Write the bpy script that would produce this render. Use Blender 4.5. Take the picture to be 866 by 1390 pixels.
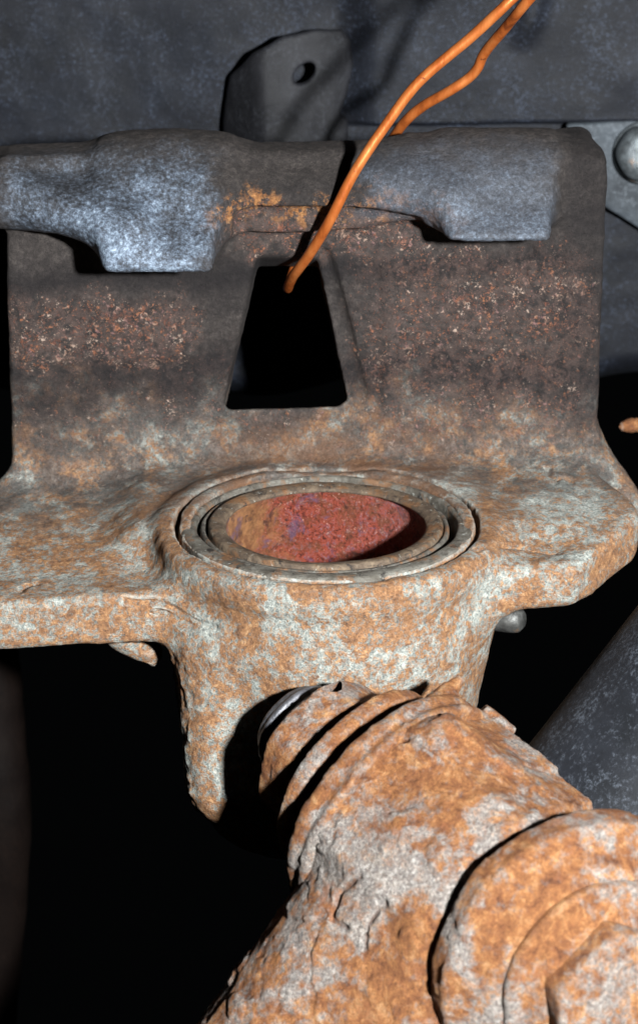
import bpy, math, random
import numpy as np

for o in list(bpy.data.objects):
    bpy.data.objects.remove(o)
scene = bpy.context.scene
CM = 0.01                                   # modelled in centimetres, linked in metres

# ------------------------------------------------------------------ camera
PITCH = math.radians(21); DIST = 60.0; FK = 3600.0
TGT = np.array([-.18, 0, .3])
FW = np.array([0, math.cos(PITCH), -math.sin(PITCH)])
UP = np.array([0, math.sin(PITCH), math.cos(PITCH)])
RT = np.array([1.0, 0, 0])
CAM = TGT - DIST * FW
cd = bpy.data.cameras.new('camera'); cam = bpy.data.objects.new('camera', cd)
scene.collection.objects.link(cam); scene.camera = cam
cam.location = CAM * CM; cam.rotation_euler = (math.pi / 2 - PITCH, 0, 0)
cd.sensor_fit = 'VERTICAL'; cd.sensor_height = 24.0
cd.lens = 24.0 * FK / 1390.0
cd.clip_start = 0.02; cd.clip_end = 20
cd.dof.use_dof = True; cd.dof.focus_distance = 0.585; cd.dof.aperture_fstop = 16

# ------------------------------------------------------------------ light: one hard flash right of the lens, near-black surroundings
w = bpy.data.worlds.new('World'); scene.world = w; w.use_nodes = True
w.node_tree.nodes['Background'].inputs[0].default_value = (.8, .9, 1, 1)
w.node_tree.nodes['Background'].inputs[1].default_value = 0.0012
ld = bpy.data.lights.new('flash', 'POINT'); ld.energy = 57.0; ld.shadow_soft_size = 0.017
ld.color = (.96, .99, 1.0)
lo = bpy.data.objects.new('flash', ld); scene.collection.objects.link(lo)
lo.location = (0.185, -0.545, 0.236)
scene.view_settings.view_transform = 'Standard'
scene.view_settings.look = 'None'
scene.view_settings.exposure = 0.0
scene.view_settings.gamma = 1.0

def at(px, py, y=None, z=None, d=None):     # point of the place seen at a photo pixel, on a given plane
    R = FW + RT * (px - 433) / FK + UP * (695 - py) / FK
    if y is not None: t = (y - CAM[1]) / R[1]
    elif z is not None: t = (z - CAM[2]) / R[2]
    else: t = d
    return CAM + R * t

# ------------------------------------------------------------------ numpy solid modelling
rng = np.random.RandomState(7)
LAT = rng.rand(64, 64, 64).astype(np.float32) * 2 - 1
def vnoise(p, scale, seed=0):
    q = p * scale + seed * 17.31
    i = np.floor(q).astype(np.int64); f = (q - i).astype(np.float32); f = f * f * (3 - 2 * f)
    i &= 63; j = (i + 1) & 63
    x0, y0, z0 = i.T; x1, y1, z1 = j.T; fx, fy, fz = f.T
    a = LAT[x0, y0, z0] * (1 - fx) + LAT[x1, y0, z0] * fx
    b = LAT[x0, y1, z0] * (1 - fx) + LAT[x1, y1, z0] * fx
    c = LAT[x0, y0, z1] * (1 - fx) + LAT[x1, y0, z1] * fx
    d = LAT[x0, y1, z1] * (1 - fx) + LAT[x1, y1, z1] * fx
    return (a * (1 - fy) + b * fy) * (1 - fz) + (c * (1 - fy) + d * fy) * fz
def sst(v, a, b):
    t = np.clip((v - a) / (b - a), 0, 1); return t * t * (3 - 2 * t)
def fbm(p, scale, octv=3, seed=0):
    s = 0; a = 1.0
    for k in range(octv):
        s = s + a * vnoise(p, scale, seed + k); a *= .5; scale *= 2.03
    return s

def grid(lo, hi, h):
    ax = [np.arange(lo[k], hi[k] + h, h, dtype=np.float32) for k in range(3)]
    return (ax[0][:, None, None], ax[1][None, :, None], ax[2][None, None, :]), np.array([a[0] for a in ax])
def smin(a, b, k):
    h = np.clip(.5 + .5 * (b - a) / k, 0, 1)
    return b + (a - b) * h - k * h * (1 - h)
def smax(a, b, k): return -smin(-a, -b, k)
def rbox(P, c, s, r):
    q = [np.abs(P[k] - c[k]) - (s[k] - r) for k in range(3)]
    m = [np.maximum(v, 0) for v in q]
    return np.sqrt(m[0]**2 + m[1]**2 + m[2]**2) + np.minimum(np.maximum(np.maximum(q[0], q[1]), q[2]), 0) - r
def box2(P, lo, hi, r):
    lo = np.array(lo); hi = np.array(hi)
    return rbox(P, (lo + hi) / 2, (hi - lo) / 2, r)
def sphere(P, c, r, s=(1, 1, 1)):
    return (np.sqrt(sum(((P[k] - c[k]) / s[k])**2 for k in range(3))) - r) * min(s)
def capsule(P, a, b, ra, rb=None):
    rb = ra if rb is None else rb
    a = np.array(a, float); b = np.array(b, float); d = b - a
    t = sum((P[k] - a[k]) * d[k] for k in range(3)) / (d @ d)
    t = np.clip(t, 0, 1)
    return np.sqrt(sum((P[k] - a[k] - t * d[k])**2 for k in range(3))) - (ra + (rb - ra) * t)
def local(P, o, ax):                         # coordinates along the three axes ax at o
    return [sum((P[k] - o[k]) * e[k] for k in range(3)) for e in ax]
def disc(L, t0, t1, r0, r1, rnd):            # (cone) disc along local axis 0
    t, a, b = L
    rr = np.sqrt(a * a + b * b)
    rad = r0 + (r1 - r0) * np.clip((t - t0) / (t1 - t0), 0, 1)
    q0 = np.abs(t - (t0 + t1) / 2) - (t1 - t0) / 2 + rnd; q1 = rr - rad + rnd
    return np.sqrt(np.maximum(q0, 0)**2 + np.maximum(q1, 0)**2) + np.minimum(np.maximum(q0, q1), 0) - rnd
def hexa(L, t0, t1, r, ang, rnd):
    t, a, b = L
    m = None
    for k in range(3):
        c, s = math.cos(ang + k * math.pi / 3), math.sin(ang + k * math.pi / 3)
        v = np.abs(a * c + b * s); m = v if m is None else np.maximum(m, v)
    q0 = np.abs(t - (t0 + t1) / 2) - (t1 - t0) / 2 + rnd; q1 = m - r * .866 + rnd
    return np.sqrt(np.maximum(q0, 0)**2 + np.maximum(q1, 0)**2) + np.minimum(np.maximum(q0, q1), 0) - rnd
def poly2(U, V, pts):                        # signed distance to a polygon
    pts = np.array(pts, float); n = len(pts)
    d = None; s = None
    for i in range(n):
        a = pts[i]; b = pts[i - 1]; e = b - a
        wx = U - a[0]; wy = V - a[1]
        t = np.clip((wx * e[0] + wy * e[1]) / (e @ e), 0, 1)
        dd = (wx - e[0] * t)**2 + (wy - e[1] * t)**2
        d = dd if d is None else np.minimum(d, dd)
        c1 = V >= a[1]; c2 = V < b[1]; c3 = e[0] * wy > e[1] * wx
        fl = (c1 & c2 & c3) | (~c1 & ~c2 & ~c3)
        s = np.where(fl, -1.0, 1.0) * (1 if s is None else s)
    return np.sqrt(d) * s

def nets(F, o, h):
    F = np.ascontiguousarray(F, dtype=np.float32)
    nx, ny, nz = F.shape
    S = F < 0
    cnt = np.zeros((nx - 1, ny - 1, nz - 1), np.uint8)
    for i in (0, 1):
        for j in (0, 1):
            for k in (0, 1):
                cnt += S[i:nx - 1 + i, j:ny - 1 + j, k:nz - 1 + k]
    act = (cnt > 0) & (cnt < 8)
    idx = np.full(act.shape, -1, np.int64)
    cells = np.argwhere(act); idx[act] = np.arange(len(cells))
    vs = np.zeros((len(cells), 3)); n = np.zeros(len(cells))
    cor = [(i, j, k) for i in (0, 1) for j in (0, 1) for k in (0, 1)]
    val = {c: F[cells[:, 0] + c[0], cells[:, 1] + c[1], cells[:, 2] + c[2]] for c in cor}
    for c in cor:
        for ax in range(3):
            if c[ax]: continue
            c2 = tuple(1 if q == ax else c[q] for q in range(3))
            a, b = val[c], val[c2]; m = (a < 0) != (b < 0)
            t = a[m] / (a[m] - b[m])
            p = np.tile(np.array(c, float), (m.sum(), 1)); p[:, ax] += t
            vs[m] += p; n[m] += 1
    V = o + h * (cells + vs / n[:, None])
    Q = []
    for ax in range(3):
        a = [slice(0, -1)] * 3; b = [slice(0, -1)] * 3
        a[ax] = slice(0, F.shape[ax] - 1); b[ax] = slice(1, F.shape[ax])
        u, v = (ax + 1) % 3, (ax + 2) % 3
        a[u] = b[u] = slice(1, F.shape[u] - 1); a[v] = b[v] = slice(1, F.shape[v] - 1)
        A = S[tuple(a)]; B = S[tuple(b)]
        for cond, flip in ((A & ~B, False), (~A & B, True)):
            e = np.argwhere(cond)
            e[:, u] += 1; e[:, v] += 1
            def cell(du, dv):
                c = e.copy(); c[:, u] -= du; c[:, v] -= dv
                return idx[c[:, 0], c[:, 1], c[:, 2]]
            q = np.stack([cell(1, 1), cell(0, 1), cell(0, 0), cell(1, 0)], 1)
            if flip: q = q[:, ::-1]
            Q.append(q)
    return V, np.concatenate(Q)
def vnormals(V, Q):
    n = np.cross(V[Q[:, 2]] - V[Q[:, 0]], V[Q[:, 3]] - V[Q[:, 1]])
    N = np.zeros_like(V)
    for k in range(4): np.add.at(N, Q[:, k], n)
    return N / np.maximum(np.linalg.norm(N, axis=1, keepdims=True), 1e-9)
def relax(V, Q, it=2):
    for _ in range(it):
        A = np.zeros_like(V); c = np.zeros(len(V))
        for k in range(4):
            np.add.at(A, Q[:, k], V[Q[:, k - 1]]); np.add.at(c, Q[:, k], 1)
            np.add.at(A, Q[:, k - 1], V[Q[:, k]]); np.add.at(c, Q[:, k - 1], 1)
        V = V * .5 + .5 * A / np.maximum(c, 1)[:, None]
    return V
def solid(F, o, h, rough=(), it=2):
    V, Q = nets(F, o, h)
    V = relax(V, Q, it)
    for amp, sc, oc, seed in rough:
        if oc < 0:                           # plateaus with crisp edges: flakes of scale
            t = np.clip((fbm(V, sc, -oc, seed) - .18) / .07, 0, 1); d = amp * t * t * (3 - 2 * t)
        else: d = amp * fbm(V, sc, oc, seed)
        V = V + vnormals(V, Q) * d[:, None]
    return V, Q

def carve(V, Q, lines, depth=.13, r=.075):  # cracks: vertices along a line on the visible surface sink in
    N = vnormals(V, Q); D = V - CAM; dep = D @ FW
    sx = 433 + FK * (D @ RT) / dep; sy = 695 - FK * (D @ UP) / dep
    front = (N @ FW) < 0
    off = np.zeros(len(V))
    for ln in lines:
        P3 = []
        for px, py in ln:
            m = np.where(front & (np.hypot(sx - px, sy - py) < 9))[0]
            if len(m): P3.append(V[m[np.argmin(dep[m])]])
        if len(P3) < 2: continue
        P3 = spline(P3, 8)
        P3 = P3 + .05 * np.stack([vnoise(P3, 3.0, k) for k in range(3)], 1)
        lo_, hi_ = P3.min(0) - .3, P3.max(0) + .3
        m = np.where(((V > lo_) & (V < hi_)).all(1))[0]
        for a, b in zip(P3[:-1], P3[1:]):
            t = np.clip((V[m] - a) @ (b - a) / max((b - a) @ (b - a), 1e-9), 0, 1)
            d = np.linalg.norm(V[m] - a - t[:, None] * (b - a), axis=1)
            off[m] = np.maximum(off[m], np.exp(-(d / r) ** 2))
    return V - N * (depth * off)[:, None]

# ------------------------------------------------------------------ objects
def link_mesh(name, V, faces, m, parent=None, base=(0, 0, 0), normals=None):
    me = bpy.data.meshes.new(name)
    V = (np.asarray(V, float) - np.asarray(base, float)) * CM
    faces = faces.tolist() if isinstance(faces, np.ndarray) else faces
    me.from_pydata(V.tolist(), [], faces)
    me.polygons.foreach_set('use_smooth', [True] * len(me.polygons))
    me.update()
    if normals is not None: me.normals_split_custom_set_from_vertices(normals.tolist())
    me.materials.append(m)
    o = bpy.data.objects.new(name, me); scene.collection.objects.link(o)
    if parent is not None: o.parent = parent
    else: o.location = np.asarray(base) * CM
    return o
def tag(o, label, cat, group=None):
    o['label'] = label; o['category'] = cat
    if group: o['group'] = group
    return o
def thing(name, base, label, cat, group=None):
    o = bpy.data.objects.new(name, None); scene.collection.objects.link(o)
    o.location = np.asarray(base) * CM; o.empty_display_size = .01
    return tag(o, label, cat, group)
def split(V, Q, key):                        # key: part number of each face
    N = vnormals(V, Q); out = {}
    for k in np.unique(key):
        q = Q[key == k]; ids, inv = np.unique(q, return_inverse=True)
        out[int(k)] = (V[ids], inv.reshape(q.shape), N[ids])
    return out
def frame(a):
    a = np.asarray(a, float); a = a / np.linalg.norm(a)
    h = np.array([0, 0, 1.]) if abs(a[2]) < .9 else np.array([1., 0, 0])
    e2 = np.cross(a, h); e2 /= np.linalg.norm(e2); e3 = np.cross(a, e2)
    return a, e2, e3
def lathe(prof, c, axis=(0, 0, 1), n=160, closed=False, jit=0, seed=0):
    a, e2, e3 = frame(axis); c = np.asarray(c, float)
    V = []; F = []
    for r, t in prof:
        for k in range(n):
            th = 2 * math.pi * k / n
            V.append(c + a * t + (e2 * math.cos(th) + e3 * math.sin(th)) * r)
    V = np.array(V); m = len(prof)
    for i in range(m if closed else m - 1):
        for k in range(n):
            k2 = (k + 1) % n; j = (i + 1) % m
            F.append((i * n + k, j * n + k, j * n + k2, i * n + k2))
    if jit: V = V + jit * np.stack([fbm(V, 1.5, 4, seed + s) for s in range(3)], 1)
    return V, F
def spline(pts, n=14):
    pts = np.array(pts, float); P = np.vstack([2 * pts[0] - pts[1], pts, 2 * pts[-1] - pts[-2]]); out = []
    for i in range(1, len(P) - 2):
        a, b, c, d = P[i - 1:i + 3]
        for t in np.linspace(0, 1, n, endpoint=False):
            out.append(.5 * (2 * b + (c - a) * t + (2 * a - 5 * b + 4 * c - d) * t * t + (3 * b - a - 3 * c + d) * t**3))
    out.append(pts[-1]); return np.array(out)
def tube(path, r, n=20, jit=0):
    V = []; F = []; prev = None
    for i, p in enumerate(path):
        d = path[min(i + 1, len(path) - 1)] - path[max(i - 1, 0)]; d /= np.linalg.norm(d)
        e = np.array([1., 0, 0]) if prev is None else prev
        e = e - d * (e @ d); e /= np.linalg.norm(e); prev = e; g = np.cross(d, e)
        for k in range(n):
            th = 2 * math.pi * k / n
            V.append(p + r * (e * math.cos(th) + g * math.sin(th)))
    for i in range(len(path) - 1):
        for k in range(n):
            k2 = (k + 1) % n
            F.append((i * n + k, i * n + k2, (i + 1) * n + k2, (i + 1) * n + k))
    F.append(tuple(range(n))[::-1]); F.append(tuple((len(path) - 1) * n + k for k in range(n)))
    V = np.array(V)
    if jit: V = V + jit * np.stack([fbm(V, .8, 3, s) for s in range(3)], 1)
    return V, F

# ------------------------------------------------------------------ materials
class NT:
    def __init__(s, name, off=(0, 0, 0)):
        s.m = bpy.data.materials.new(name); s.m.use_nodes = True
        s.t = s.m.node_tree; s.b = s.t.nodes['Principled BSDF']
        tc = s.t.nodes.new('ShaderNodeTexCoord'); mp = s.t.nodes.new('ShaderNodeMapping')
        mp.inputs['Scale'].default_value = (100, 100, 100); mp.inputs['Location'].default_value = off
        s.l(tc.outputs['Object'], mp.inputs['Vector']); s.P = mp.outputs[0]
        sx = s.t.nodes.new('ShaderNodeSeparateXYZ'); s.l(s.P, sx.inputs[0]); s.X, s.Y, s.Z = sx.outputs
    def l(s, a, b): s.t.links.new(a, b)
    def set(s, sock, v):
        if isinstance(v, bpy.types.NodeSocket): s.l(v, sock)
        elif isinstance(v, (tuple, list)): sock.default_value = tuple(v) + ((1,) if len(v) == 3 and len(sock.default_value) == 4 else ())
        else: sock.default_value = v
    def noise(s, scale, detail=4, rough=.6, dist=0, vec=None, lac=2.0):
        n = s.t.nodes.new('ShaderNodeTexNoise'); s.l(vec or s.P, n.inputs['Vector'])
        n.inputs['Scale'].default_value = scale; n.inputs['Detail'].default_value = detail
        n.inputs['Roughness'].default_value = rough; n.inputs['Distortion'].default_value = dist; n.inputs['Lacunarity'].default_value = lac
        return n.outputs['Fac']
    def vor(s, scale, vec=None, out='Distance', feat='F1', rnd=1):
        n = s.t.nodes.new('ShaderNodeTexVoronoi'); n.feature = feat; s.l(vec or s.P, n.inputs['Vector'])
        n.inputs['Scale'].default_value = scale; n.inputs['Randomness'].default_value = rnd
        return n.outputs[out]
    def scl(s, sc, loc=(0, 0, 0), rot=(0, 0, 0)):
        n = s.t.nodes.new('ShaderNodeMapping'); s.l(s.P, n.inputs['Vector'])
        n.inputs['Scale'].default_value = sc; n.inputs['Location'].default_value = loc; n.inputs['Rotation'].default_value = rot
        return n.outputs[0]
    def warp(s, amt, scale):
        n = s.t.nodes.new('ShaderNodeTexNoise'); s.l(s.P, n.inputs['Vector']); n.inputs['Scale'].default_value = scale
        v = s.t.nodes.new('ShaderNodeVectorMath'); v.operation = 'MULTIPLY_ADD'
        s.l(n.outputs['Color'], v.inputs[0]); v.inputs[1].default_value = (amt,) * 3; s.l(s.P, v.inputs[2]); return v.outputs[0]
    def ma(s, op, a, b=0.0, c=None, clamp=False):
        n = s.t.nodes.new('ShaderNodeMath'); n.operation = op; n.use_clamp = clamp
        s.set(n.inputs[0], a); s.set(n.inputs[1], b)
        if c is not None: s.set(n.inputs[2], c)
        return n.outputs[0]
    def step(s, v, lo, hi):                  # smooth 0..1 between lo and hi (hi may be below lo)
        n = s.t.nodes.new('ShaderNodeMapRange'); n.interpolation_type = 'SMOOTHSTEP'
        s.set(n.inputs[0], v)
        if hi >= lo: vals = (lo, hi, 0, 1)
        else: vals = (hi, lo, 1, 0)
        for k in range(4): n.inputs[k + 1].default_value = vals[k]
        return n.outputs[0]
    def mix(s, f, a, b, mode='MIX'):
        n = s.t.nodes.new('ShaderNodeMix'); n.data_type = 'RGBA'; n.blend_type = mode
        s.set(n.inputs[0], f); s.set(n.inputs[6], a); s.set(n.inputs[7], b); return n.outputs[2]
    def ramp(s, f, stops):
        n = s.t.nodes.new('ShaderNodeValToRGB'); s.l(f, n.inputs[0]); e = n.color_ramp.elements
        while len(e) < len(stops): e.new(.5)
        for q, (p, c) in zip(e, stops): q.position = p; q.color = tuple(c) + (1,)
        return n.outputs[0]
    def bump(s, h, strength, dist, prev=None):
        n = s.t.nodes.new('ShaderNodeBump'); s.set(n.inputs['Strength'], strength)
        n.inputs['Distance'].default_value = dist * CM; s.set(n.inputs['Height'], h)
        if prev is not None: s.l(prev, n.inputs['Normal'])
        return n.outputs[0]
    def grain(s, col, lo=.62, hi=1.12):
        g = s.ma('ADD', s.ma('MULTIPLY', s.noise(34, 4, .75), .6), s.ma('MULTIPLY', s.noise(15, 4, .7), .4))
        return s.mix(1.0, col, s.ramp(g, [(.40, (lo,) * 3), (.50, (.92,) * 3), (.60, (hi,) * 3)]), 'MULTIPLY')
    def edge(s, lo, hi):
        g = s.t.nodes.new('ShaderNodeNewGeometry'); return s.step(g.outputs['Pointiness'], lo, hi)
    def done(s, col, rough, norm=None, metal=0.0, spec=.4):
        s.set(s.b.inputs['Base Color'], col); s.set(s.b.inputs['Roughness'], rough); s.set(s.b.inputs['Metallic'], metal)
        s.b.inputs['Specular IOR Level'].default_value = spec
        if norm is not None: s.l(norm, s.b.inputs['Normal'])
        return s.m
def srgb(*c): return tuple(((v / 255) / 12.92 if v < 10 else (((v / 255) + .055) / 1.055)**2.4) for v in c)

PAINT = [(.25, srgb(120, 128, 130)), (.5, srgb(165, 174, 174)), (.75, srgb(200, 207, 205))]
RUST = [(.2, srgb(105, 62, 38)), (.42, srgb(160, 98, 58)), (.6, srgb(190, 122, 72)), (.8, srgb(212, 156, 104))]

def mat_caliper(off):
    n = NT('cast_iron_weathered', off)
    def band(v, a, b, e): return n.ma('MULTIPLY', n.step(v, a - e, a + e), n.step(v, b + e, b - e))
    wv = n.warp(.9, 1.1)
    n1 = n.noise(.8, 5, .65, .5, wv); n5 = n.noise(4.0, 6, .68, .5); n14 = n.noise(13, 4, .65, .2)
    # flaking pale paint mottled with rust (lower casting)
    rm = n.ma('ADD', n.ma('ADD', n.ma('MULTIPLY', n1, .46), n.ma('MULTIPLY', n5, .40)), n.ma('MULTIPLY', n14, .40))
    rustm = n.step(rm, .56, .675)
    paint = n.ramp(n14, [(.34, srgb(116, 120, 116)), (.5, srgb(166, 170, 163)), (.66, srgb(214, 217, 208))])
    rust = n.ramp(n.noise(6.5, 7, .75, .5), [(.31, srgb(77, 50, 34)), (.43, srgb(126, 84, 52)), (.55, srgb(158, 110, 68)), (.70, srgb(199, 156, 110))])
    low = n.mix(n.ma('MULTIPLY', rustm, .93), paint, rust)
    low = n.mix(n.ma('MULTIPLY', n.step(n.noise(21, 3, .7), .58, .7), .55), low, srgb(112, 72, 50))
    low = n.mix(n.ma('MULTIPLY', n.edge(.515, .56), .55), low, srgb(205, 208, 200))
    # upper wall: brown-black brake dust
    soot = n.ramp(n.noise(5.5, 8, .75, .3), [(.25, srgb(35, 32, 31)), (.5, srgb(56, 51, 49)), (.75, srgb(86, 79, 75))])
    dk = n.noise(.55, 3, .55, .3, n.scl((.25, .35, 1.5)))
    zb = n.ma('ADD', n.Z, n.ma('ADD', n.ma('MULTIPLY', n.ma('SUBTRACT', n.noise(.5, 4, .6), .5), 1.6), n.ma('MULTIPLY', n.X, -.03)))
    bands = n.ma('MAXIMUM', band(zb, 4.5, 5.2, .35), band(zb, 1.7, 2.7, .4))
    bands = n.ma('MAXIMUM', bands, n.ma('MULTIPLY', n.step(n.X, 5.3, 5.7), .7))
    soot = n.mix(n.ma('MULTIPLY', bands, .8), soot, srgb(28, 25, 26))
    soot = n.mix(n.ma('MULTIPLY', n.step(dk, .48, .62), .4), soot, srgb(30, 27, 28))
    zz = n.ma('ADD', n.Z, n.ma('MULTIPLY', n.ma('SUBTRACT', n.noise(.6, 7, .68, .4), .5), 5.0))
    up = n.step(zz, -.2, 2.3)
    # grey oily film on the wall's foot; grazing shade painted over the shelf
    film_shade = n.ramp(n5, [(.34, srgb(56, 51, 49)), (.5, srgb(80, 75, 72)), (.66, srgb(112, 109, 106))])
    half = n.mix(n.ma('MULTIPLY', n.step(n.noise(1.3, 7, .72, .4), .37, .56), .88), low, film_shade)
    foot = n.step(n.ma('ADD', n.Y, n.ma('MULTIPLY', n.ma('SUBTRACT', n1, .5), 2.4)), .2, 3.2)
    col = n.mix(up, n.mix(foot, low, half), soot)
    # greasy brown stain round the bore's far side
    rad = n.ma('SQRT', n.ma('ADD', n.ma('MULTIPLY', n.X, n.X), n.ma('MULTIPLY', n.Y, n.Y)))
    stn = n.ma('MULTIPLY', n.ma('MULTIPLY', n.step(rad, 5.2, 3.5), n.step(n.Y, -1.0, 1.6)), n.step(n.noise(1.6, 6, .7, .3, n.scl((.5, 1, 1))), .40, .58))
    stn = n.ma('MULTIPLY', stn, n.step(n.Z, 1.4, .4))
    col = n.mix(n.ma('MULTIPLY', stn, .85), col, srgb(112, 80, 58))
    # rust grains breaking through the soot in patches
    zn = n.ma('ADD', n.Z, n.ma('MULTIPLY', n.ma('SUBTRACT', n.noise(1.0, 4, .65), .5), 2.2))
    xn = n.ma('ADD', n.X, n.ma('MULTIPLY', n.ma('SUBTRACT', n.noise(1.0, 4, .65, vec=n.scl((1, 1, 1), (7, 3, 1))), .5), 1.8))
    g1 = n.ma('MULTIPLY', band(xn, -7.4, -3.1, .3), band(zn, 2.4, 4.2, .35))
    g2 = n.ma('MULTIPLY', band(xn, .9, 6.2, .7), band(zn, .2, 5.4, .5))
    g3 = n.ma('MULTIPLY', band(xn, -2.2, 2.4, .4), band(zn, 5.2, 6.6, .25))
    gate = n.ma('MAXIMUM', n.ma('MAXIMUM', g1, n.ma('MULTIPLY', g2, .85)), g3)
    gate = n.ma('MAXIMUM', gate, n.ma('MULTIPLY', n.step(n.Z, 4, .5), .5))
    gv = n.warp(.22, 8)
    gn = n.ma('MAXIMUM', n.noise(11, 4, .65, .3), n.ma('SUBTRACT', n.noise(24, 3, .65, .2), .02))
    thr = n.ma('ADD', n.ma('MULTIPLY', gate, .085), n.ma('MULTIPLY', n.ma('SUBTRACT', n.noise(1.8, 5, .7), .5), .34))
    gm = n.step(n.ma('ADD', gn, thr), .635, .71)
    gm = n.ma('MULTIPLY', gm, n.step(gate, .03, .3))
    gcol = n.vor(7.5, gv, 'Color')
    sepn = n.t.nodes.new('ShaderNodeSeparateColor'); n.l(gcol, sepn.inputs[0]); gr, gg, gb = sepn.outputs
    gcl = n.ramp(gg, [(.0, srgb(94, 62, 54)), (.3, srgb(136, 86, 66)), (.5, srgb(164, 108, 76)), (.66, srgb(134, 102, 100)), (.8, srgb(150, 116, 98)), (.98, srgb(190, 166, 150))])
    onwall = n.step(n.Y, 2.6, 3.3)
    gm = n.ma('MULTIPLY', gm, n.ma('MULTIPLY', onwall, n.ma('ADD', .3, n.ma('MULTIPLY', up, .7))))
    col = n.mix(n.ma('MULTIPLY', n.ma('MULTIPLY', gate, n.step(n5, .4, .6)), n.ma('MULTIPLY', up, .32)), col, srgb(112, 90, 82))
    gm = n.ma('MULTIPLY', gm, n.ma('SUBTRACT', 1.0, n.ma('MULTIPLY', bands, n.ma('MULTIPLY', up, .7))))
    col = n.mix(n.ma('MULTIPLY', gm, .85), col, gcl)
    # rusty ledge between the fingers
    led = n.ma('MULTIPLY', band(xn, -2.6, 2.6, .5), band(zn, 6.1, 6.8, .2))
    col = n.mix(n.ma('MULTIPLY', led, n.step(n.noise(3.5, 5, .7), .47, .58)), col, rust)
    # fingers: bare rubbed bluish steel, brightest on the left; highlight painted towards the tips
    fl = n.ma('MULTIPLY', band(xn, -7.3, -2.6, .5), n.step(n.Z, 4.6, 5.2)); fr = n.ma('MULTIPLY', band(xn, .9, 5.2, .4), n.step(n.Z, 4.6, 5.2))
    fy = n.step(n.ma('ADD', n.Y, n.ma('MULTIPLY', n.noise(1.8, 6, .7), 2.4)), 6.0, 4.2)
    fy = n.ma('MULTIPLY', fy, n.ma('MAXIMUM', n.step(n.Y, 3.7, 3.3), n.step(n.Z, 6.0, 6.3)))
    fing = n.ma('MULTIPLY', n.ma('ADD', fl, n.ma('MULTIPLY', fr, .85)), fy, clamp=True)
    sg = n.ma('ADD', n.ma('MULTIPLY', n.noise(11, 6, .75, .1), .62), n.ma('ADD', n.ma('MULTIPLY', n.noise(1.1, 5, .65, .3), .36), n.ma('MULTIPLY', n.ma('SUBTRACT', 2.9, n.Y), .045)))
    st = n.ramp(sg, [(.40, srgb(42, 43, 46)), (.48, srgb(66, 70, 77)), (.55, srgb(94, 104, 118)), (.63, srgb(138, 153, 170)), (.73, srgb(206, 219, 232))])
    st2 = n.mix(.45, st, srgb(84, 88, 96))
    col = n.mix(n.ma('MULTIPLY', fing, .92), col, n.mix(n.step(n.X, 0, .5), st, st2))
    col = n.grain(col)
    # relief
    hgt = n.ma('ADD', n.noise(8, 8, .74, .3), n.ma('MULTIPLY', gm, .3))
    hgt = n.ma('ADD', hgt, n.ma('MULTIPLY', rustm, n.ma('MULTIPLY', n.ma('SUBTRACT', 1.0, up), .18)))
    nb = n.bump(hgt, n.ma('SUBTRACT', .85, n.ma('MULTIPLY', fing, .5)), .075)
    nb = n.bump(n.noise(26, 5, .75), n.ma('SUBTRACT', .9, n.ma('MULTIPLY', fing, .5)), .045, nb)
    ro = n.ma('SUBTRACT', .8, n.ma('ADD', n.ma('MULTIPLY', fing, .3), n.ma('MULTIPLY', gm, .35)))
    return n.done(col, ro, nb, n.ma('MULTIPLY', fing, .2), .22)

def mat_rust_heavy(off, bias=0.0):
    n = NT('scaly_rust', off)
    wv = n.warp(1.2, .8)
    n5 = n.noise(4.2, 6, .68, .5); n14 = n.noise(14, 5, .7, .2)
    rm = n.ma('ADD', n.ma('ADD', n.ma('MULTIPLY', n.noise(.5, 5, .62, .5, wv), .6), n.ma('MULTIPLY', n5, .38)), n.ma('MULTIPLY', n14, .22))
    greym = n.step(rm, .64 - bias, .53 - bias)       # bare grey scale
    rust = n.ramp(n.noise(2.6, 9, .74, .5), [(.30, srgb(72, 41, 26)), (.43, srgb(122, 76, 45)), (.54, srgb(152, 101, 60)), (.68, srgb(190, 146, 102))])
    grey = n.ramp(n14, [(.32, srgb(84, 82, 82)), (.47, srgb(136, 133, 129)), (.58, srgb(168, 165, 159)), (.72, srgb(216, 215, 210))])
    col = n.mix(n.ma('MULTIPLY', greym, .85), rust, grey)
    col = n.mix(n.ma('MULTIPLY', n.step(n.noise(1.1, 5, .65, .6), .57, .68), .65), col, srgb(138, 86, 54))
    col = n.mix(n.ma('MULTIPLY', n.step(n.noise(1.6, 6, .68, .4, n.scl((1, 1, 1), (5, 2, 9))), .62, .70), .6), col, srgb(104, 96, 96))
    col = n.mix(n.ma('MULTIPLY', n.step(n.noise(20, 4, .7), .58, .7), .55), col, srgb(96, 62, 46))
    col = n.mix(n.ma('MULTIPLY', n.edge(.52, .58), .5), col, srgb(178, 172, 162))
    col = n.mix(n.ma('MULTIPLY', n.edge(.48, .43), .6), col, srgb(84, 50, 34))
    col = n.grain(col, .55, 1.15)
    nb = n.bump(n.noise(3.2, 8, .72, .3), .6, .13)
    nb = n.bump(n.noise(17, 6, .78), .9, .07, nb)
    return n.done(col, .8, nb, 0, .35)

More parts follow.
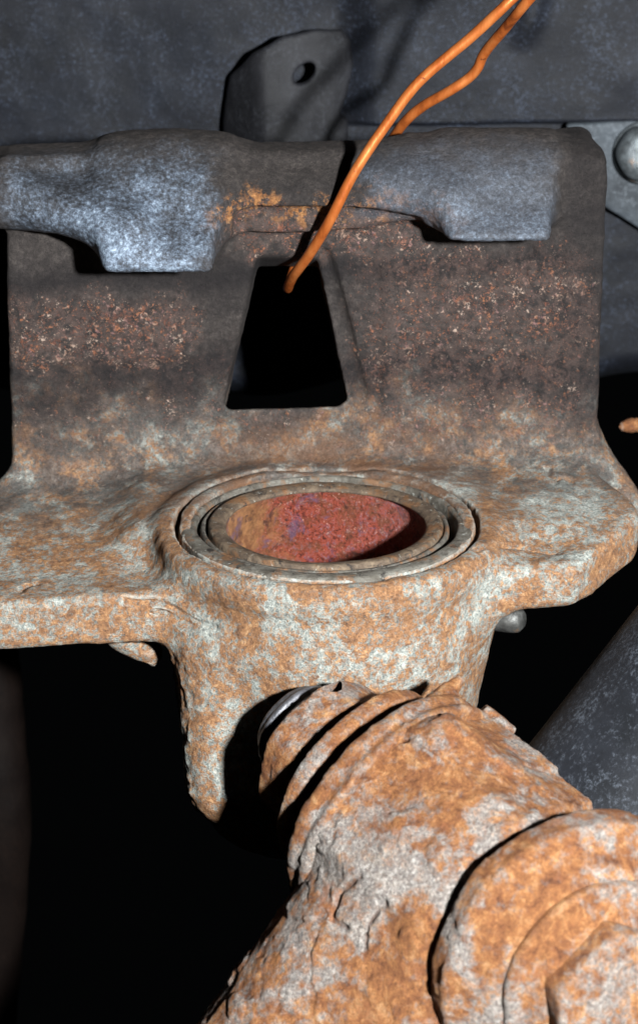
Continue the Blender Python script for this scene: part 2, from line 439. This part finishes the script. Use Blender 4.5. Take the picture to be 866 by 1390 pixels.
def mat_ring(off, tint=(150, 146, 136), dark=(84, 76, 66), name='dusty_ring'):
    n = NT(name, off)
    a = n.noise(2.2, 8, .75, .5)
    mid = tuple(int((p + q) / 2) for p, q in zip(tint, dark))
    col = n.ramp(a, [(.30, srgb(*dark)), (.47, srgb(*mid)), (.62, srgb(*tint)), (.75, srgb(*[min(255, int(v * 1.2)) for v in tint]))])
    col = n.mix(n.ma('MULTIPLY', n.step(n.noise(1.2, 6, .7, .3), .52, .62), .75), col, srgb(120, 82, 50))
    col = n.mix(n.ma('MULTIPLY', n.step(n.noise(3.4, 7, .75, .5), .55, .63), .9), col, srgb(36, 32, 30))
    col = n.mix(n.ma('MULTIPLY', n.step(n.noise(6, 6, .75, .3, n.scl((1, 1, 1), (4, 9, 1))), .60, .68), .7), col, srgb(186, 188, 180))
    col = n.mix(n.ma('MULTIPLY', n.step(n.noise(16, 4, .7), .58, .68), .7), col, srgb(50, 43, 38))
    nb = n.bump(n.noise(5, 8, .75), .8, .10)
    return n.done(col, .62, nb, 0, .4)

def mat_piston(off):
    n = NT('red_piston_rust', off)
    wv = n.warp(.5, 2.0)
    a = n.noise(1.1, 6, .66, .4, wv)
    red = n.ramp(n.noise(8, 7, .78, .3), [(.36, srgb(44, 24, 24)), (.44, srgb(122, 54, 42)), (.52, srgb(178, 84, 60)), (.58, srgb(106, 80, 94)), (.66, srgb(222, 164, 142))])
    tan = n.ramp(n.noise(5, 6, .7), [(.3, srgb(104, 68, 44)), (.6, srgb(168, 118, 76))])
    lf = n.step(n.ma('ADD', n.X, n.ma('MULTIPLY', n.ma('SUBTRACT', a, .5), 4.2)), -.7, -1.9)
    col = n.mix(lf, red, tan)
    col = n.mix(n.ma('MULTIPLY', n.step(n.noise(1.5, 6, .7, .5, n.scl((1, 1, 1), (1, 5, 7))), .47, .60), .7), col, srgb(118, 72, 46))
    col = n.mix(n.ma('MULTIPLY', n.step(n.noise(2.2, 6, .7, .5), .54, .64), .8), col, srgb(70, 42, 38))
    col = n.mix(n.ma('MULTIPLY', n.step(n.noise(1.7, 5, .7, .5, n.scl((1, 1, 1), (3, 8, 2))), .56, .66), .7), col, srgb(104, 84, 110))
    g = n.vor(11, n.warp(.1, 10)); gc = n.vor(11, n.warp(.1, 10), 'Color')
    sp = n.t.nodes.new('ShaderNodeSeparateColor'); n.l(gc, sp.inputs[0])
    sm = n.ma('MULTIPLY', n.step(n.noise(19, 4, .7, .2), .60, .68), n.step(sp.outputs[0], .45, .6))
    col = n.mix(n.ma('MULTIPLY', sm, n.ma('SUBTRACT', 1, lf)), col, srgb(228, 180, 165))
    nb = n.bump(n.noise(8, 8, .78), 1.0, .22)
    return n.done(col, .5, nb, .1, .5)

def mat_liner(off, base=(19, 21, 27), fleck=(57, 64, 78), name='dusty_black_plastic', amt=.7, spec=.22):
    n = NT(name, off)
    d = tuple(int(v * .66) for v in base)
    col = n.ramp(n.noise(.4, 5, .6, .4), [(.32, srgb(*d)), (.52, srgb(*base)), (.7, srgb(*[int(v * 1.25) for v in base]))])
    f1 = n.noise(9, 9, .78, .2); f2 = n.noise(.9, 6, .7, .3)
    col = n.mix(n.ma('MULTIPLY', n.step(n.ma('ADD', f1, n.ma('MULTIPLY', n.ma('SUBTRACT', f2, .5), .45)), .48, .74), amt), col, srgb(*fleck))
    col = n.mix(n.ma('MULTIPLY', n.step(n.noise(4, 6, .72), .52, .7), .5), col, srgb(*[int(v * .6) for v in base]))
    sc = n.noise(2.4, 6, .75, .2, n.scl((.3, 1, 3), rot=(0, .5, 0)))
    col = n.mix(n.ma('MULTIPLY', n.step(sc, .64, .74), .3), col, srgb(*fleck))
    nb = n.bump(f1, .35, .05); nb = n.bump(n.noise(26, 4, .7), .3, .03, nb)
    return n.done(col, .6, nb, 0, spec)

def mat_copper():
    n = NT('copper_wire')
    a = n.noise(2.2, 6, .65, .3, n.scl((1, 1, .35)))
    col = n.ramp(a, [(.3, srgb(118, 58, 26)), (.45, srgb(176, 92, 40)), (.7, srgb(206, 124, 66))])
    col = n.mix(n.step(n.noise(3.1, 4, .7), .66, .72), col, srgb(110, 60, 34))
    nb = n.bump(n.noise(14, 4, .6, vec=n.scl((1, 1, .3))), .25, .03)
    return n.done(col, .38, nb, .5, .5)
def mat_steel(off=(0, 0, 0), base=(98, 100, 104), name='dull_steel'):
    n = NT(name, off)
    col = n.ramp(n.noise(4, 7, .72, .3), [(.3, srgb(*[int(v * .6) for v in base])), (.5, srgb(*base)), (.72, srgb(*[min(255, int(v * 1.35)) for v in base]))])
    col = n.mix(n.ma('MULTIPLY', n.step(n.noise(2.3, 5, .7), .6, .68), .5), col, srgb(130, 96, 66))
    nb = n.bump(n.noise(10, 6, .7), .4, .05)
    return n.done(col, .45, nb, .5, .5)

# ================================================================== SETTING: dark wheel-arch panel behind
LB = np.array([0, 13.0, -3.0])
nxg, nzg = 280, 260
xs = np.linspace(-15, 15, nxg); zs = np.linspace(-3.0, 17, nzg)
GX, GZ = np.meshgrid(xs, zs, indexing='ij')
GY = np.full_like(GX, 13.0)
pp = np.stack([GX.ravel(), GZ.ravel() * 0, GZ.ravel()], 1)
rightside = sst(GX, .2, 1.4)
fz = at(600, 167, y=13.0)[2]; fold = fz + .015 * (GX - 3)
GY -= .6 * sst(GZ, fold, fold + .12) * rightside                     # upper panel stands proud of the fold on the right
GY += (.035 * (GX + 2) ** 2) * (GX < -2) * .3
GY += .22 * fbm(pp, .2, 3, 3).reshape(GX.shape) + .025 * fbm(pp, 1.2, 3, 9).reshape(GX.shape)
GY -= .30 * np.exp(-((GX - 5.2 - .25 * (GZ - 9)) / .35) ** 2) * sst(GZ, 8.2, 9.2)   # shallow rib near the top edge
low = at(840, 550, y=13.0)[2] + 1.2 + .35 * np.sin(GX * .9)
GY += 3.2 * np.clip((low - GZ) / 1.6, 0, 3) ** 2                      # rolls away at the bottom
V = np.stack([GX, GY, GZ], -1).reshape(-1, 3)
F = [(i * nzg + j, (i + 1) * nzg + j, (i + 1) * nzg + j + 1, i * nzg + j + 1) for i in range(nxg - 1) for j in range(nzg - 1)]
V2 = V + np.array([0, .3, 0]); nv = len(V)                            # sheet thickness
rim = [i * nzg for i in range(nxg)] + [(nxg - 1) * nzg + j for j in range(1, nzg)] + [i * nzg + nzg - 1 for i in range(nxg - 2, -1, -1)] + [j for j in range(nzg - 2, 0, -1)]
F2 = F + [tuple(q + nv for q in f[::-1]) for f in F] + [(rim[k - 1], rim[k - 1] + nv, rim[k] + nv, rim[k]) for k in range(len(rim))]
liner = link_mesh('wheel_arch_panel', np.vstack([V, V2]), F2, mat_liner(tuple(LB)), base=LB)
tag(liner, 'dark blue-grey mottled wheel arch panel filling the background', 'panel')

# pressed bracket with a hole, upper middle
YB = 11.9
BB = at(400, 200, y=YB)
outl = [at(px, py, y=YB) for px, py in [(300, 240), (306, 150), (313, 112), (345, 76), (385, 52), (425, 44), (462, 47), (474, 62), (477, 92), (470, 125), (459, 158), (470, 166), (470, 240)]]
pl = [(p[0], p[2]) for p in outl]
h = .055
G, o = grid((-3.4, YB - 1.6, 4.2), (1.4, YB + 1.4, 9.8), h)
bend = YB - .15 + .2 * np.clip((G[0] + 1.1), 0, 9) ** 2 + .9 * np.clip(-1.55 - G[0], 0, 9) ** 1.5 + .12 * (G[2] - 7)
bend = bend - .35 * np.exp(-((G[0] + 1.25) ** 2 + (G[2] - 6.3) ** 2) / .7)
d2 = poly2(G[0] + 0 * G[2], G[2] + 0 * G[0], pl) - .05
F3 = smax(d2 + 0 * G[1], np.abs(G[1] - bend) - .14, .1)
hc = at(413, 101, y=YB - .2)
ca, sa = math.cos(.7), math.sin(.7)
hu = (G[0] - hc[0]) * ca + (G[2] - hc[2]) * sa; hv = -(G[0] - hc[0]) * sa + (G[2] - hc[2]) * ca
F3 = smax(F3, -(np.sqrt((hu / 1.5) ** 2 + (hv / .95) ** 2) - .22) + 0 * G[1], .06)
V, Q = solid(F3, o, h, [(.02, 1.5, 3, 4)])
br = link_mesh('pressed_bracket', V, Q, mat_liner(tuple(BB), (25, 25, 28), (58, 60, 65), 'bracket_paint', .6), base=BB)
tag(br, 'dark pressed metal bracket with an oval hole above the caliper', 'bracket')

# light grey mounting plate behind the caliper's upper right corner, with a bolt
MB = at(850, 300, y=12.4)
pts = [at(px, py, y=12.4) for px, py in [(770, 170), (960, 160), (960, 370), (866, 309), (822, 280), (770, 250)]]
G, o = grid((5.2, 11.6, 2.0), (11.9, 13.9, 8.2), h)
d2 = poly2(G[0] + 0 * G[2], G[2] + 0 * G[0], [(p[0], p[2]) for p in pts]) - .04
F3 = smax(d2 + 0 * G[1], np.abs(G[1] - 12.5 - .08 * (G[0] - 7)) - .2, .12)
V, Q = solid(F3, o, h, [(.025, 1.4, 3, 6)])
pm = link_mesh('mounting_plate', V, Q, mat_liner(tuple(MB), (60, 65, 70), (102, 108, 114), 'grey_painted_plate', .7), base=MB)
tag(pm, 'light grey painted plate behind the upper right corner of the caliper', 'plate')

BC = at(873, 207, y=12.3); bax = np.array([-.06, -1, .15]); bax /= np.linalg.norm(bax)
bt = thing('hex_bolt', BC, 'grey flanged hex bolt head screwed into the light grey plate', 'bolt')
steel = mat_steel(tuple(BC), (84, 89, 92), 'bolt_steel')
V, F = lathe([(.0, .0), (.80, 0), (.82, .06), (.78, .14), (.5, .18)], BC, bax, 48, jit=.004)
link_mesh('washer', V, F, steel, bt, BC)
G, o = grid(BC - 1.2, BC + 1.2, .04)
L = local(G, BC, frame(bax))
F3 = smax(smax(hexa(L, .1, .72, .84, .5, .08), disc(L, 0, .8, .74, .74, .1), .08), np.sqrt(sum((G[k] - BC[k] - bax[k] * -.35) ** 2 for k in range(3))) - 1.12, .1)
V, Q = solid(F3, o, .04, [(.012, 3, 3, 2)])
link_mesh('head', V, Q, steel, bt, BC)

# rusty stud tip poking in at the right edge
ST = at(842, 579, y=6.5); ax = np.array([1, .25, .03]); ax /= np.linalg.norm(ax)
V, F = lathe([(.0, -.06), (.10, .0), (.17, .16), (.19, .3), (.165, .36), (.19, .42), (.165, .48), (.19, .54), (.19, 2.5), (0, 2.5)], ST, ax, 32, jit=.02)
s = link_mesh('stud', V, F, mat_rust_heavy(tuple(ST), .1), base=ST)
tag(s, 'small rusty stud tip in the black gap right of the caliper', 'stud')

# dim brown strut in the dark at the lower left
DB = at(0, 1400, y=9.0)
path = spline([at(-25, 830, y=9.5), at(-8, 980, y=9.0), at(0, 1120, y=8.5), at(-18, 1400, y=8.5)], 12)
V, F = tube(path, .85, 28, jit=.05)
s = link_mesh('strut', V, F, mat_liner(tuple(DB), (17, 12, 10), (26, 18, 14), 'dark_brown_strut', .6, .05), base=DB)
tag(s, 'dim dark brown strut deep in the shadow at the lower left', 'strut')

# ================================================================== BRAKE CALIPER
CB = np.array([0, 0, -7.0])
cal = thing('brake_caliper', CB, 'rusty cast-iron brake caliper hanging from a copper wire, round piston facing up', 'brake caliper')
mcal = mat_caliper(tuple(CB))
h = .065
G, o = grid((-9.6, -4.6, -8.0), (8.0, 6.2, 9.2), h)
X, Y, Z = G
# bridge wall, slightly bowed in z like the disc it straddles
wy = 4.10 - .010 * (X + .3) ** 2 + .05 * np.sin(Z * 1.3) + .10 * np.exp(-((Z - 2.7) / .5) ** 2) * .6
def bnd(v, a, b, e): return sst(v, a - e, a + e) * (1 - sst(v, b - e, b + e))
wy = wy - .09 * bnd(X, -7.2, -3.1, .15) * bnd(Z - .03 * X, 2.75, 4.55, .2) - .08 * bnd(X, 1.3, 4.75, .12) * bnd(Z, .4, 5.2, .22) - .05 * bnd(X, 4.75, 6.0, .1) * bnd(Z, 3.3, 4.7, .2)
Wl = [X, Y - (wy - 4.1), Z]
wall = box2(Wl, (-7.55, 4.1, -1.6), (6.45, 5.35, 7.6), .22)
# left edge leans in a touch
wall = smax(wall, -(X + 7.62 - .028 * Z), .2)
# window
wpts = [at(px, py, y=4.1) for px, py in [(350, 350), (430, 350), (470, 540), (460, 549), (312, 553), (305, 545)]]
win = poly2(X + 0 * Z + 0 * Y, Z + .5 * (Y - 4.1) + 0 * X, [(p[0], p[2]) for p in wpts]) - .03
wallw = smax(wall, -win, .12)
# chamfer on the window's right jamb
jam = at(452, 440, y=4.1)
wallw = smax(wallw, -capsule(G, at(430, 352, y=4.0) + [.14, .05, 0], at(478, 540, y=4.0) + [.16, .05, 0], .27), .06)
# top lip
topz = 7.66 + .010 * X + .12 * np.exp(-((X + 3.7) / 1.3) ** 2) - .10 * np.exp(-((X + .9) / 1.2) ** 2) + .22 * (np.clip((X - .9) / 1.0, 0, 1)) - .018 * np.clip(X - 2, 0, 9)
lip = box2([X, Y - .75 * sst(X, 4.7, 5.9), Z - topz - .22 * sst(-X, 4.5, 6.5) * (Z < topz - .9)], (-8.6, 3.15, -1.75), (6.25, 5.2, 0), .3)
lip = smax(lip, (Y * -.55 + (Z - topz) * .83) - (-.55 * 4.2), .4)       # top face falls to the front
cal_f = smin(wallw, lip, .28)
cal_f = smax(cal_f, -(box2([X, Y, Z], (-2.3, 2.3, 4.6), (2.35, 3.62, 6.55), .25)), .12) # step between the fingers
cal_f = smin(cal_f, capsule(G, (-7.6, 4.05, 6.03), (-5.4, 4.0, 6.12), .16), .12)
# fingers
def finger(x0, x1, z0, y0, sl):
    f = box2([X - .05 * (Z - 6), Y, Z], (x0, y0, z0), (x1, 4.9, 9.0), .16)
    return smax(smax(f, (Z - 7.7) * .86 + (4.35 - Y) * sl, .35), Z - topz, .2)
fl = finger(-5.02, -2.52, 5.45, 1.55, .60)
fr = finger(2.66, 5.1, 6.02, 1.6, .56)
cal_f = smin(cal_f, fl, .95); cal_f = smin(cal_f, fr, .6)
# haunch running from the left end of the lip into the left finger
cal_f = smin(cal_f, capsule(G, (-8.0, 3.7, 6.95), (-4.5, 2.35, 6.15), .42, .42), .8)
cal_f = smin(cal_f, capsule(G, (1.3, 3.8, 6.95), (2.8, 3.0, 6.7), .4, .4), .6)
# cylinder housing
Hx = X - .12 - .03 * (Z + 1); Hy = Y - .02 * Z
rr = np.sqrt(Hx * Hx + Hy * Hy)
rad = 3.72 + .10 * np.clip((Z + .8) / -1.0, 0, 1) - .16 * np.clip(-Z - 2.0, 0, 9)
hq0 = np.abs(Z + 3.6) - 3.45 + .25; hq1 = (rr - rad) + .25
hous = np.sqrt(np.maximum(hq0, 0) ** 2 + np.maximum(hq1, 0) ** 2) + np.minimum(np.maximum(hq0, hq1), 0) - .25
hous = smax(hous, -(Z + 7.0 + .62 * (X + 2.4)) * .85, .3)                     # sloping foot
# shelf joining housing and wall
shelf = box2(G, (-4.4, .2, -1.6), (5.6, 5.0, -.28), .3)
# left ear
zt = -.62 + .0 * X
earl = box2([X, Y - .06 * (X + 5), Z - .03 * (X + 5) - .12 * np.clip(Y + 1, 0, 6)], (-11, -2.2, -2.05), (-1.5, 4.0, -.85), .2)
# right ear, with cut corner
zr = Z - .06 * (X - 4) - .16 * np.clip(Y + .5, 0, 6)
earr = box2([X, Y, zr], (1.0, -1.55, -1.55), (7.25, 4.4, -.45), .3)
earr = smax(earr, ((X - 6.15) * .80 - (Y + .65) * .60), .3)
earr = smax(earr, (X - 7.2) * .9 + (Y - 1.4) * .44, .3)
body = smin(smin(shelf, earl, 1.3), hous, .9)
body = smin(body, earr, .8)
body = smin(body, capsule(G, at(306, 880, y=-1.9), at(309, 1062, y=-2.7), 1.10, .94), .45)      # leg at the housing's left
# raised land round the bore
land = np.abs(Z + .32) - .24; land = smax(land, np.sqrt(X * X + Y * Y) - 3.74, .2)
body = smin(body, land, .45)
cal_f = smin(cal_f, body, .75)
cal_f = smax(cal_f, -np.maximum(np.maximum(np.abs(np.sqrt(X * X + Y * Y) - 3.395) - .052, -(Z + .3)), Z - .8), .03)   # seam round the ring
# flare at wall's right foot
cal_f = smin(cal_f, capsule(G, (6.0, 4.6, .6), (7.1, 3.2, -.75), .45, .5), .5)
# lug beneath the left ear and rib beneath
cal_f = smin(cal_f, capsule(G, at(165, 862, y=-1.0), at(205, 888, y=-1.0), .36, .28), .1)
# small boss at the foot of the wall, right
cal_f = smin(cal_f, sphere(G, at(770, 643, y=3.35), .17), .08)
cal_f = smax(cal_f, -capsule(G, at(742, 632, y=3.5), at(760, 648, y=3.35), .06), .05)
# casting line across the housing and cracks
def groove(F_, pts, r, k=.05):
    for a, b in zip(pts[:-1], pts[1:]): F_ = smax(F_, -capsule(G, a, b, r), k)
    return F_
def surf(px, py, ys): return at(px, py, y=ys)
cal_f = smax(cal_f, -(np.maximum(np.maximum(np.sqrt(X * X + Y * Y) - 3.05, -(Z + 5.2)), Z - 1.5)), .06)   # bore
pl = [(170, 818, -1.95), (225, 832, -2.1), (262, 849, -2.5), (300, 860, -3.2)]
cal_f = groove(cal_f, [surf(*q) for q in pl], .07)
cal_f = groove(cal_f, [surf(*q) for q in [(716, 345, 4.0), (722, 368, 4.0), (718, 395, 4.0)]], .05)
cal_f = groove(cal_f, [surf(*q) for q in [(716, 548, 3.98), (719, 585, 3.98)]], .05)
cal_f = groove(cal_f, [surf(*q) for q in [(322, 343, 4.05), (340, 342, 4.05)]], .06)
cal_f = groove(cal_f, [surf(*q) for q in [(440, 345, 4.08), (500, 338, 4.08), (560, 334, 4.06)]], .05)
V, Q = nets(cal_f, o, h)
V = relax(V, Q, 2)
N = vnormals(V, Q)
lowm = sst(-V[:, 2], -2.0, .5)
fingm = sst(-V[:, 1], -3.6, -2.6) * sst(V[:, 2], 4.5, 5.2)
amp = .014 + .012 * lowm + .006 * fingm
V = V + N * (amp * fbm(V, 1.7, 4, 1))[:, None]
N = vnormals(V, Q)
leftedge = sst(-V[:, 0], 2.4, 3.2) * sst(-V[:, 2], 1.8, 2.4) * (V[:, 0] > -4.3)
V = V + N * ((.009 + .036 * leftedge + .010 * fingm) * fbm(V, 5.5, 2, 5))[:, None]
V = carve(V, Q, [[(175, 812), (210, 825), (231, 832), (260, 844), (285, 850)], [(740, 626), (750, 637), (766, 641), (776, 646)], [(748, 648), (757, 640)], [(717, 345), (722, 368), (718, 395)], [(722, 540), (717, 590)], [(32, 796), (36, 788), (52, 784)], [(652, 738), (700, 735), (750, 742)]], .10, .06)
cen = V[Q].mean(1)
key = np.zeros(len(Q), int)                                           # 0 = bridge wall
key[(cen[:, 2] < .35)] = 1                                            # cylinder housing
key[(cen[:, 2] < .35) & (cen[:, 0] < -3.9)] = 2
key[(cen[:, 2] < .35) & (cen[:, 0] > 4.1)] = 3
key[(cen[:, 2] > 5.0) & (cen[:, 1] < 3.3) & (cen[:, 0] < -2.2)] = 4
key[(cen[:, 2] > 5.0) & (cen[:, 1] < 3.3) & (cen[:, 0] > 1.6)] = 5
names = {0: ('bridge', 'dark sooty bridge wall with a tapering window'), 1: ('cylinder_housing', 'round housing with flaking pale paint and rust'),
         2: ('mounting_ear', 'left mounting ear'), 3: ('mounting_ear', 'right mounting ear with cut corner'),
         4: ('finger', 'left finger of worn bluish grey, highlight painted towards the tip'), 5: ('finger', 'right finger, dull bluish steel')}
for k, (v, q, nn) in split(V, Q, key).items():
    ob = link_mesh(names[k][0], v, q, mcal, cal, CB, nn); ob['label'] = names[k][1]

# retainer ring, dust seal, piston
mring = mat_ring(tuple(CB), (116, 113, 105), (58, 52, 44))
V, F = lathe([(2.95, -.9), (2.95, -.03), (2.97, .03), (3.02, .05), (3.24, .04), (3.30, .01), (3.33, -.08), (3.33, -.5)], (0, 0, 0), n=240, jit=.010, seed=2)
link_mesh('retainer_ring', V, F, mring, cal, CB)
mseal = mat_ring(tuple(CB), (108, 104, 96), (54, 48, 42), 'perished_rubber')
V, F = lathe([(2.80, -.9), (2.82, -.10), (2.79, -.02), (2.74, -.01), (2.70, -.06), (2.70, -.9)], (-.05, -.02, 0), n=240, jit=.014, seed=5)
link_mesh('dust_seal', V, F, mseal, cal, CB)
mpis = mat_piston(tuple(CB))
pis = link_mesh('piston', *lathe([(2.36, -.12), (2.40, -.4), (2.40, -3.4), (2.2, -3.6), (1.2, -3.65), (.02, -3.65)], (-.03, -.02, .02), n=200, jit=.016, seed=8), mpis, cal, CB)
mrim = mat_ring(tuple(CB), (116, 100, 82), (58, 47, 38), 'stained_rim')
link_mesh('rim', *lathe([(2.655, -.8), (2.66, -.02), (2.63, .04), (2.56, .055), (2.36, .02), (2.28, -.02), (2.26, -.08), (2.36, -.13)], (-.03, -.02, .02), n=240, jit=.014, seed=11), mrim, pis, CB)
# bleed screw peeping out behind the housing
BS = at(678, 838, y=.8)
V, F = lathe([(0, .62), (.2, .6), (.3, .5), (.33, .3), (.33, -.8)], BS, (.8, -.5, .1), 32, jit=.006)
link_mesh('bleed_screw', V, F, mat_steel(tuple(CB), (84, 84, 82), 'screw_steel'), cal, CB)

# ================================================================== SHOCK TUBE, right
TB = at(760, 1215, d=57.5)
tdir = RT * .61 + UP * .79 - FW * .05; tdir /= np.linalg.norm(tdir)
tc = at(852 + 8, 1123 + 6, d=58.6)
tb = thing('shock_absorber', tc - tdir * 1.8, 'dark grey mottled shock absorber tube leaning at the right edge', 'shock absorber')
mt = mat_liner(tuple(tc - tdir * 1.8), (30, 32, 37), (112, 119, 130), 'scuffed_dark_paint', .5)
V, F = lathe([(2.9, -1.2), (2.98, -1.0), (3.0, 0), (3.0, 12), (2.9, 12.1), (0, 12.1)], tc, tdir, 140, jit=.02)
link_mesh('tube', V, F, mt, tb, tc - tdir * 1.8)
V, F = lathe([(0, -1.9), (2.9, -1.9), (3.14, -1.8), (3.2, -1.4), (3.14, -.95), (3.0, -.85)], tc, tdir, 140, jit=.05)
link_mesh('collar', V, F, mat_rust_heavy(tuple(tc), .05), tb, tc - tdir * 1.8)

# ================================================================== RUSTY BALL JOINT ASSEMBLY, foreground
A = .85 * (.787 * RT - .617 * UP) - .527 * FW; A /= np.linalg.norm(A)
E2 = .617 * RT + .787 * UP; E3 = np.cross(A, E2)
O = at(505, 1075, d=55.8)
JB = at(520, 1460, d=53.0)
jt = thing('suspension_arm', JB, 'thick scaly rusted suspension arm with nut and collars in the foreground', 'suspension arm')
mj = mat_rust_heavy(tuple(JB), .015)
h = .06
def build(name, fn, lo, hi, rough, mat_=mj, lab=None, hh=h, cracks=None):
    G, o = grid(lo, hi, hh)
    L = local(G, O, (A, E2, E3))
    V, Q = solid(fn(G, L), o, hh, rough)
    if cracks: V = carve(V, Q, cracks, .11, .065)
    ob = link_mesh(name, V, Q, mat_, jt, JB)
    if lab: ob['label'] = lab
    return ob
R1 = [(.025, 1.0, 4, 2), (.02, 1.6, -3, 4), (.010, 5, 3, 3)]
build('nut', lambda G, L: smax(hexa(L, -1.9, -.85, 1.78, .2, .1), disc(L, -2.0, -.75, 1.68, 1.68, .25), .1), O - 4.0, O + 2, R1)
build('washer', lambda G, L: disc(L, -.62, -.22, 2.2, 2.2, .1), O - 4.0, O + 2.5, R1)
build('pin_sleeve', lambda G, L: smin(disc(L, -2.2, -2.02, 1.12, 1.12, .08), smin(disc(L, -2.5, -2.32, 1.06, 1.06, .08), disc(L, -2.7, -1.7, .92, .92, .1), .08), .08), O + A * -2.4 - 2, O + A * -2.4 + 2, [(.01, 2, 2, 2)], mat_steel(tuple(JB), (92, 92, 96), 'sleeve_steel'))
build('shank', lambda G, L: disc(L, -.8, .6, 1.45, 1.45, .1), O - 3, O + 2, R1)
def collar1(G, L):
    f = disc(L, .26, 1.0, 2.72, 2.80, .14)
    f = smax(f, -(np.sqrt((L[0] - .66) ** 2 + (np.sqrt(L[1] ** 2 + L[2] ** 2) - 2.8) ** 2) - .11), .05)
    c = at(672, 985, d=56.6)
    tab = rbox(local(G, c, (RT * .8 - UP * .6, RT * .6 + UP * .8, FW)), (0, 0, 0), (.42, .24, .3), .05)
    return smin(smin(f, tab, .12), capsule(G, at(580, 975, d=55.5), at(622, 924, d=55.9), .42, .12), .25)
build('collar', collar1, O - 4.2, O + 4.2, R1)
def bodyf(G, L):
    f = hexa(L, .7, 4.2, 2.78, .42, .35)
    f = smin(f, capsule(G, at(590, 1185, d=54.2), at(380, 1480, d=54.6), 2.05, 2.2), .6)
    f = smin(f, capsule(G, at(640, 1230, d=53.7), at(600, 1500, d=53.7), 2.3, 2.4), .8)
    f = smin(f, capsule(G, at(600, 1010, d=53.6), at(720, 1120, d=53.8), .5, .45), .7)
    return f
build('arm_body', bodyf, at(430, 1240, d=54) + np.array([-5.2, -5.5, -6.0]), at(430, 1240, d=54) + np.array([9.5, 5.5, 6.5]), [(.06, .6, 3, 2), (.055, .75, -3, 15), (.03, 1.5, -3, 11), (.014, 5, 3, 3)], hh=.055, cracks=[[(480, 1185), (455, 1212), (441, 1237), (448, 1250), (462, 1260)], [(515, 1229), (497, 1250), (488, 1267), (487, 1293)], [(520, 1010), (532, 998), (548, 996)]])

# flanged bolt in front, lower right
A2 = .47 * (.787 * RT - .617 * UP) - .883 * FW; A2 /= np.linalg.norm(A2)
F2_ = .617 * RT + .787 * UP; F3_ = np.cross(A2, F2_)
O2 = at(795, 1312, d=51.9)
fb = thing('flange_bolt', O2, 'large rusted flange bolt with worn hex head at the lower right corner', 'bolt')
mfb = mat_rust_heavy(tuple(O2), .0)
def build2(name, fn, lo, hi, rough, lab=None):
    G, o = grid(lo, hi, .06)
    L = local(G, O2, (A2, F2_, F3_))
    V, Q = solid(fn(G, L), o, .06, rough)
    ob = link_mesh(name, V, Q, mfb, fb, O2)
def torus(L, t, r, q): return np.sqrt((L[0] - t) ** 2 + (np.sqrt(L[1] ** 2 + L[2] ** 2) - r) ** 2) - q
build2('flange', lambda G, L: smin(disc(L, -.6, .10, 3.1, 3.06, .14), disc(L, .0, .75, 2.95, 2.2, .25), .35), O2 - 3.6, O2 + 3.6, [(.03, 1, 4, 2), (.03, 1.2, -3, 6), (.01, 5, 3, 3)])
build2('shoulder', lambda G, L: smin(disc(L, .3, 1.25, 2.3, 1.55, .35), torus(L, .78, 2.02, .14), .25), O2 - 3.2, O2 + 3.2, [(.03, 1, 4, 5), (.03, 1.2, -3, 6), (.01, 5, 3, 3)])
hang = math.atan2(-.15, 1.0) + math.pi / 6
build2('hex_head', lambda G, L: smax(hexa(L, .8, 1.7, 1.62, hang, .10), disc(L, .5, 1.8, 1.75, 1.45, .2), .12), O2 - 3.2, O2 + 3.2, [(.02, 1.2, 4, 8), (.01, 5, 3, 3)])

# ================================================================== COPPER WIRE (one loop round the bridge)
pth = [at(760, -60, y=3.0), at(694, 0, y=2.6), at(640, 50, y=2.8), at(570, 110, y=2.9), at(520, 175, y=2.9), at(478, 240, y=2.82), at(448, 300, y=2.9), at(420, 345, y=3.4), at(398, 374, y=4.1)]
back = [at(392, 388, y=5.2), np.array([-.4, 6.1, 5.2]), np.array([.6, 6.5, 6.4]), np.array([1.4, 6.3, 7.2]), at(548, 166, y=5.7), at(575, 143, y=5.4), at(612, 122, y=5.1), at(636, 106, y=5.0), at(648, 92, y=4.9), at(658, 70, y=4.7), at(690, 32, y=4.0), at(717, 0, y=3.4), at(775, -62, y=3.2)]
path = spline(np.array(pth + back), 16)
WB = at(398, 374, y=4.1)
V, F = tube(path, .118, 22, jit=.012)
wv = link_mesh('copper_wire', V, F, mat_copper(), base=WB)
tag(wv, 'bright bent copper wire looped through the caliper window', 'wire')
